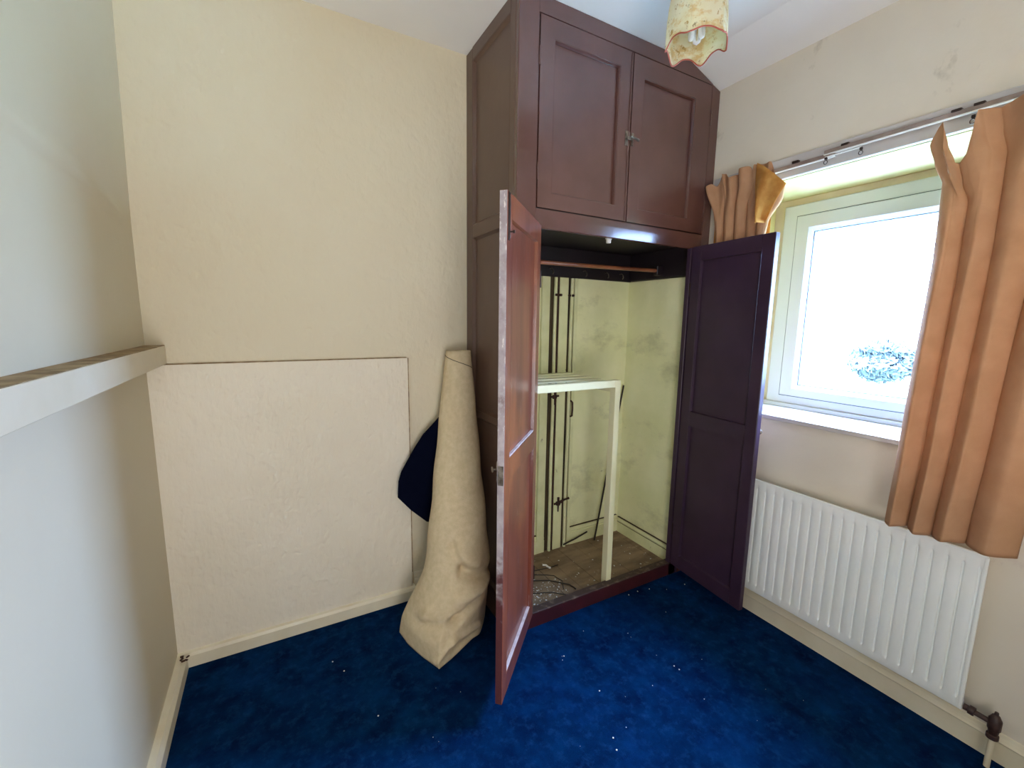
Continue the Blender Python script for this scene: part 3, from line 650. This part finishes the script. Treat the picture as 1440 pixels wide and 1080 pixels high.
# ------------------------------------------------------------------ carpet offcut roll
def roll_mesh():
    view = Vector((.39, .92, 0)).normalized(); right = Vector((.92, -.39, 0)).normalized()
    lv = [(1.345, .830, 2.060, .063, .055), (1.104, .811, 2.020, .0875, .075), (.824, .787, 1.965, .112, .10), (.568, .750, 1.875, .135, .12),
          (.410, .734, 1.835, .150, .13), (.314, .718, 1.815, .160, .14), (.165, .692, 1.795, .176, .150), (.090, .665, 1.785, .188, .160)]
    hem = [(0, (.862, 1.80)), (45, (.785, 1.698)), (75, (.640, 1.628)), (98, (.545, 1.590)), (125, (.505, 1.690)), (155, (.470, 1.800)), (180, (.452, 1.895)), (225, (.54, 1.99)), (270, (.69, 2.02)), (315, (.83, 1.95)), (360, (.862, 1.80))]
    n = 180; rows = []
    def cat(tab, x):
        for i in range(len(tab)-1):
            if tab[i][0] <= x <= tab[i+1][0]:
                t = (x-tab[i][0])/(tab[i+1][0]-tab[i][0]); t2 = t
                a, b = tab[i][1], tab[i+1][1]; return (a[0]+(b[0]-a[0])*t2, a[1]+(b[1]-a[1])*t2)
    def level(z):
        for a, b in zip(lv, lv[1:]):
            if a[0] >= z >= b[0]:
                t = (a[0]-z)/(a[0]-b[0]); return [a[k]+(b[k]-a[k])*t for k in range(1, 5)]
        return list(lv[-1][1:])
    zs = [1.345-i*.03 for i in range(27)] + [.54-i*.008 for i in range(68)]
    def seg(px, pz, a, b):
        ax, az = a; bx_, bz = b; L2 = (bx_-ax)**2+(bz-az)**2; t = max(0, min(1, ((px-ax)*(bx_-ax)+(pz-az)*(bz-az))/L2))
        return math.hypot(px-ax-(bx_-ax)*t, pz-az-(bz-az)*t), t
    for z in zs:
        z = max(z, .0); cx, cy, a, b = level(max(z, .09)); row = []
        for i in range(n):
            th = 2*math.pi*i/n; p = Vector((cx, cy, 0)) + right*(a*math.cos(th)) - view*(b*math.sin(th))
            if z < .36:
                k = smooth((.36-z)/.36)**1.5
                h = cat(hem, math.degrees(th)); hv = Vector((h[0], h[1], 0)); p = p.lerp(hv, k)
            s = math.cos(th) if math.sin(th) > -.2 else 9
            out = (right*math.cos(th) - view*math.sin(th))
            disp = 0
            if s < 2:
                sx = s*.17
                for A, B, w_, dep in (((-.03, .47), (.03, .355), .020, -.014), ((.03, .355), (.15, .30), .026, -.026), ((-.13, .13), (.02, .165), .022, -.020), ((.02, .165), (.165, .245), .020, -.018),
                                      ((.02, .43), (.10, .38), .03, .012), ((.02, .255), (.15, .265), .03, .016), ((-.10, .20), (-.13, .13), .016, .010), ((-.04, .03), (.03, .095), .014, .014), ((.03, .095), (.12, .07), .016, .012), ((.05, .03), (.10, .02), .022, -.014)):
                    d, t = seg(sx, z, A, B); disp += 1.35*dep*math.exp(-(d/w_)**2)
            disp += .003*math.sin(z*23+th*3)*min(1, (1.35-z)*1.5)
            q = p + out*disp
            zz = z + (.10*math.cos(th)**2*(-.0) if z < .1 else 0)
            row.append((min(q.x, .900), min(q.y, 2.10), max(zz, .004)))
        rows.append(row)
    return grid(bmesh.new(), rows, close=True)
RL = obj('carpet_roll', roll_mesh(), m_back, None, True); md = RL.modifiers.new('s', 'SOLIDIFY'); md.thickness = .006; md.offset = -1
tag(RL, 'rolled carpet offcut, beige backing outward, propped against the wardrobe side', 'carpet roll')
view = Vector((.39, .92, 0)).normalized(); right = Vector((.92, -.39, 0)).normalized()
pts = []
for i in range(15):
    t = i/14; th = math.radians(176 - 160*t); z = 1.322 - .062*t**1.2; f_ = (1.345-z)/.241
    cx, cy, a, b_ = .830-.019*f_, 2.060-.04*f_, .063+.0245*f_+.001, .055+.02*f_+.001
    p_ = Vector((cx, cy, z)) + right*(a*math.cos(th)) - view*(b_*math.sin(th)); pts.append(p_)
obj('sheet_edge', tube(bmesh.new(), pts, .0016, 6), m_twig, RL)
# inner turn seen at the mouth
bm = bmesh.new(); rows = []
for z in (1.15, 1.341):
    rows.append([Vector((.833, 2.060, z)) + right*((.046-.004*i/30)*math.cos(i/30*8.5)) - view*((.040-.006*i/30)*math.sin(i/30*8.5)) for i in range(31)])
grid(bm, rows); io = obj('inner_turn', bm, m_back, RL, True); add_solid(io, .004)
# navy pile corner sticking out to the left of the roll
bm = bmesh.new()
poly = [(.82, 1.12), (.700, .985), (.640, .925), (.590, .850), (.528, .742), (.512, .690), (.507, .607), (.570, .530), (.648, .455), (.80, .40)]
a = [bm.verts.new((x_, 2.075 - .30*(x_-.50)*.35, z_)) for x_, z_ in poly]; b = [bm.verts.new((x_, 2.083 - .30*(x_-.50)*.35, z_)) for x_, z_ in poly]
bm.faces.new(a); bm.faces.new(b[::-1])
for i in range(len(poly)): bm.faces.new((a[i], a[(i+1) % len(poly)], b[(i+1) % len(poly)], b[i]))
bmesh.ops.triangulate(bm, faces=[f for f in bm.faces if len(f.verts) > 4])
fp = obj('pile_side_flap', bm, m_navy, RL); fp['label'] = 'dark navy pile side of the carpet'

# ------------------------------------------------------------------ ceiling lamp
LX, LY, LZ = 1.262, 1.066, 2.395
LP = thing('pendant_lamp', 'pendant lamp with floral cream scalloped shade near the wardrobe top', 'lamp', (LX, LY, LZ)); LP.location = (0, 0, 0)
va = math.atan2(LY, LX)            # direction away from the camera
cusps = [(-44, .026), (12, .026), (68, .026), (128, .010), (188, .010), (-104, .022)]
def shade():
    n = 96; rows = []
    prof = [(1.0, 0), (.995, .03), (.98, .07), (.94, .11), (.86, .15), (.72, .185), (.50, .21), (.26, .222)]
    for r_, h in prof:
        row = []
        for i in range(n):
            deg = i*360/n - 180                      # clockwise from the far side, seen from below
            ang = va - math.radians(deg)
            ph = ((deg-12) % 60)/60                  # 0 at a rib
            pol = math.cos(math.pi/6)/math.cos(math.radians(((deg-12) % 60)-30)); pol = 1 - (1-pol)*.55
            drop = 0
            near = max(0, math.cos(math.radians(deg-158)))
            amp = .024*(1-.65*near)
            c = abs(math.cos(math.pi*ph))**3.0       # cusps at the ribs
            z = LZ + h - (amp*c - amp*.35)*(1-smooth(h/.08))
            R_ = .098*r_*pol
            row.append((LX+R_*math.cos(ang), LY+R_*math.sin(ang), z))
        rows.append(row)
    return rows
rows = shade()
so = obj('lamp_shade', grid(bmesh.new(), rows, close=True), m_shade, LP, True); add_solid(so, .0015)
rim = rows[0] + [rows[0][0]]
obj('red_trim', tube(bmesh.new(), rim, .0022, 6, cap=False), m_red, so, True)
for k in range(6):
    col = [rows[j][int(round(((12+60*k+180) % 360)/360*96)) % 96] for j in range(len(rows))]
    obj('shade_rib', tube(bmesh.new(), col, .0014, 5), m_shade, so, True)
obj('flex', tube(bmesh.new(), [(LX, LY, LZ+.25), (LX, LY, ZC-.02)], .003, 8), m_white, LP)
obj('ceiling_rose', lathe(bmesh.new(), [(.02, ZC-.03), (.045, ZC-.012), (.05, ZC-.001)], LX, LY, 24), m_white, LP, 'auto')
obj('bulb_holder', lathe(bmesh.new(), [(.010, LZ+.262), (.018, LZ+.25), (.020, LZ+.20), (.027, LZ+.198), (.027, LZ+.188), (.019, LZ+.186), (.019, LZ+.14), (.024, LZ+.12), (.024, LZ+.09)], LX, LY, 20), m_white, LP, 'auto')
bm = bmesh.new()
for k in range(3):
    a = math.radians(35+120*k); cx, cy = LX+.0, LY+.0
    o1 = (math.cos(a)*.018, math.sin(a)*.018); tdir = (-math.sin(a)*.009, math.cos(a)*.009)
    P3 = [(cx+o1[0]+tdir[0], cy+o1[1]+tdir[1], LZ+.09), (cx+o1[0]+tdir[0], cy+o1[1]+tdir[1], LZ+.03), (cx+o1[0]+tdir[0]*.7, cy+o1[1]+tdir[1]*.7, LZ+.020), (cx+o1[0], cy+o1[1], LZ+.016), (cx+o1[0]-tdir[0]*.7, cy+o1[1]-tdir[1]*.7, LZ+.020), (cx+o1[0]-tdir[0], cy+o1[1]-tdir[1], LZ+.03), (cx+o1[0]-tdir[0], cy+o1[1]-tdir[1], LZ+.09)]
    tube(bm, P3, .0060, 8)
obj('bulb_tubes', bm, m_bulb, LP, True)

# ------------------------------------------------------------------ lint on the carpet
bm = bmesh.new()
sp = [(.148, 1.855), (.185, 1.778), (.268, 1.493), (2.007, 1.51), (1.466, 1.124), (1.089, 1.18), (1.069, 1.4), (1.648, 1.590), (1.791, 1.575), (1.715, 1.59), (1.47, 1.10), (1.0, 1.0), (.98, .96)]
for _ in range(45): sp.append((random.uniform(-.2, 1.9), random.uniform(.7, 1.55)))
for i, (px, py) in enumerate(sp):
    s = .0035 if i < 13 else random.choice((.001, .0014, .002))
    q = bmesh.ops.create_icosphere(bm, subdivisions=1, radius=s, matrix=Matrix.Translation((px, py, s*.5)) @ Matrix.Scale(.5, 4, (0, 0, 1)))
o = obj('lint_specks', bm, m_lint); o['kind'] = 'stuff'; tag(o, 'tiny white specks of lint on the navy carpet', 'lint')

# ------------------------------------------------------------------ outside: pale ground and a tree below the window
struct('ground', bx(4, 160, -90, 110, -3.3, -3.0), m_lawn)
def tree(x, y, z0, h, cr, seed, label):
    rnd = random.Random(seed)
    t = thing('leafy_tree', label, 'tree', (x, y, z0), 'trees outside the window'); t.location = (0, 0, 0)
    bm = bmesh.new(); tube(bm, [(x, y, z0), (x+.05, y, z0+h*.3), (x, y+.05, z0+h*.6), (x, y, z0+h*.85)], [.18, .14, .09, .03], 8)
    for k in range(6):
        a = rnd.uniform(0, 6.28); zz = z0+h*(.35+.07*k); tube(bm, [(x, y, zz), (x+math.cos(a)*cr*.7, y+math.sin(a)*cr*.7, zz+cr*.4)], [.06, .02], 6)
    obj('trunk', bm, m_bark, t)
    bm = bmesh.new()
    for k in range(2600):
        v = Vector((rnd.gauss(0, 1), rnd.gauss(0, 1), rnd.gauss(0, 1))).normalized()*(rnd.random()**.4)
        c = Vector((x+v.x*cr*(1+.25*math.sin(v.z*7+seed)), y+v.y*cr*(1+.2*math.sin(v.x*9)), z0+h*.68+v.z*cr*.85)); a = Vector((rnd.gauss(0, 1), rnd.gauss(0, 1), rnd.gauss(0, 1))).normalized()*.22; b_ = a.orthogonal().normalized()*.14
        bm.faces.new([bm.verts.new(c+q) for q in (a, b_, -a, -b_)])
    f_ = obj('foliage', bm, m_leaf, t); f_['kind'] = 'stuff'
tree(30.0, 11.0, -2.95, 3.7, 1.45, 3, 'hazy pale tree seen low through the window glass')
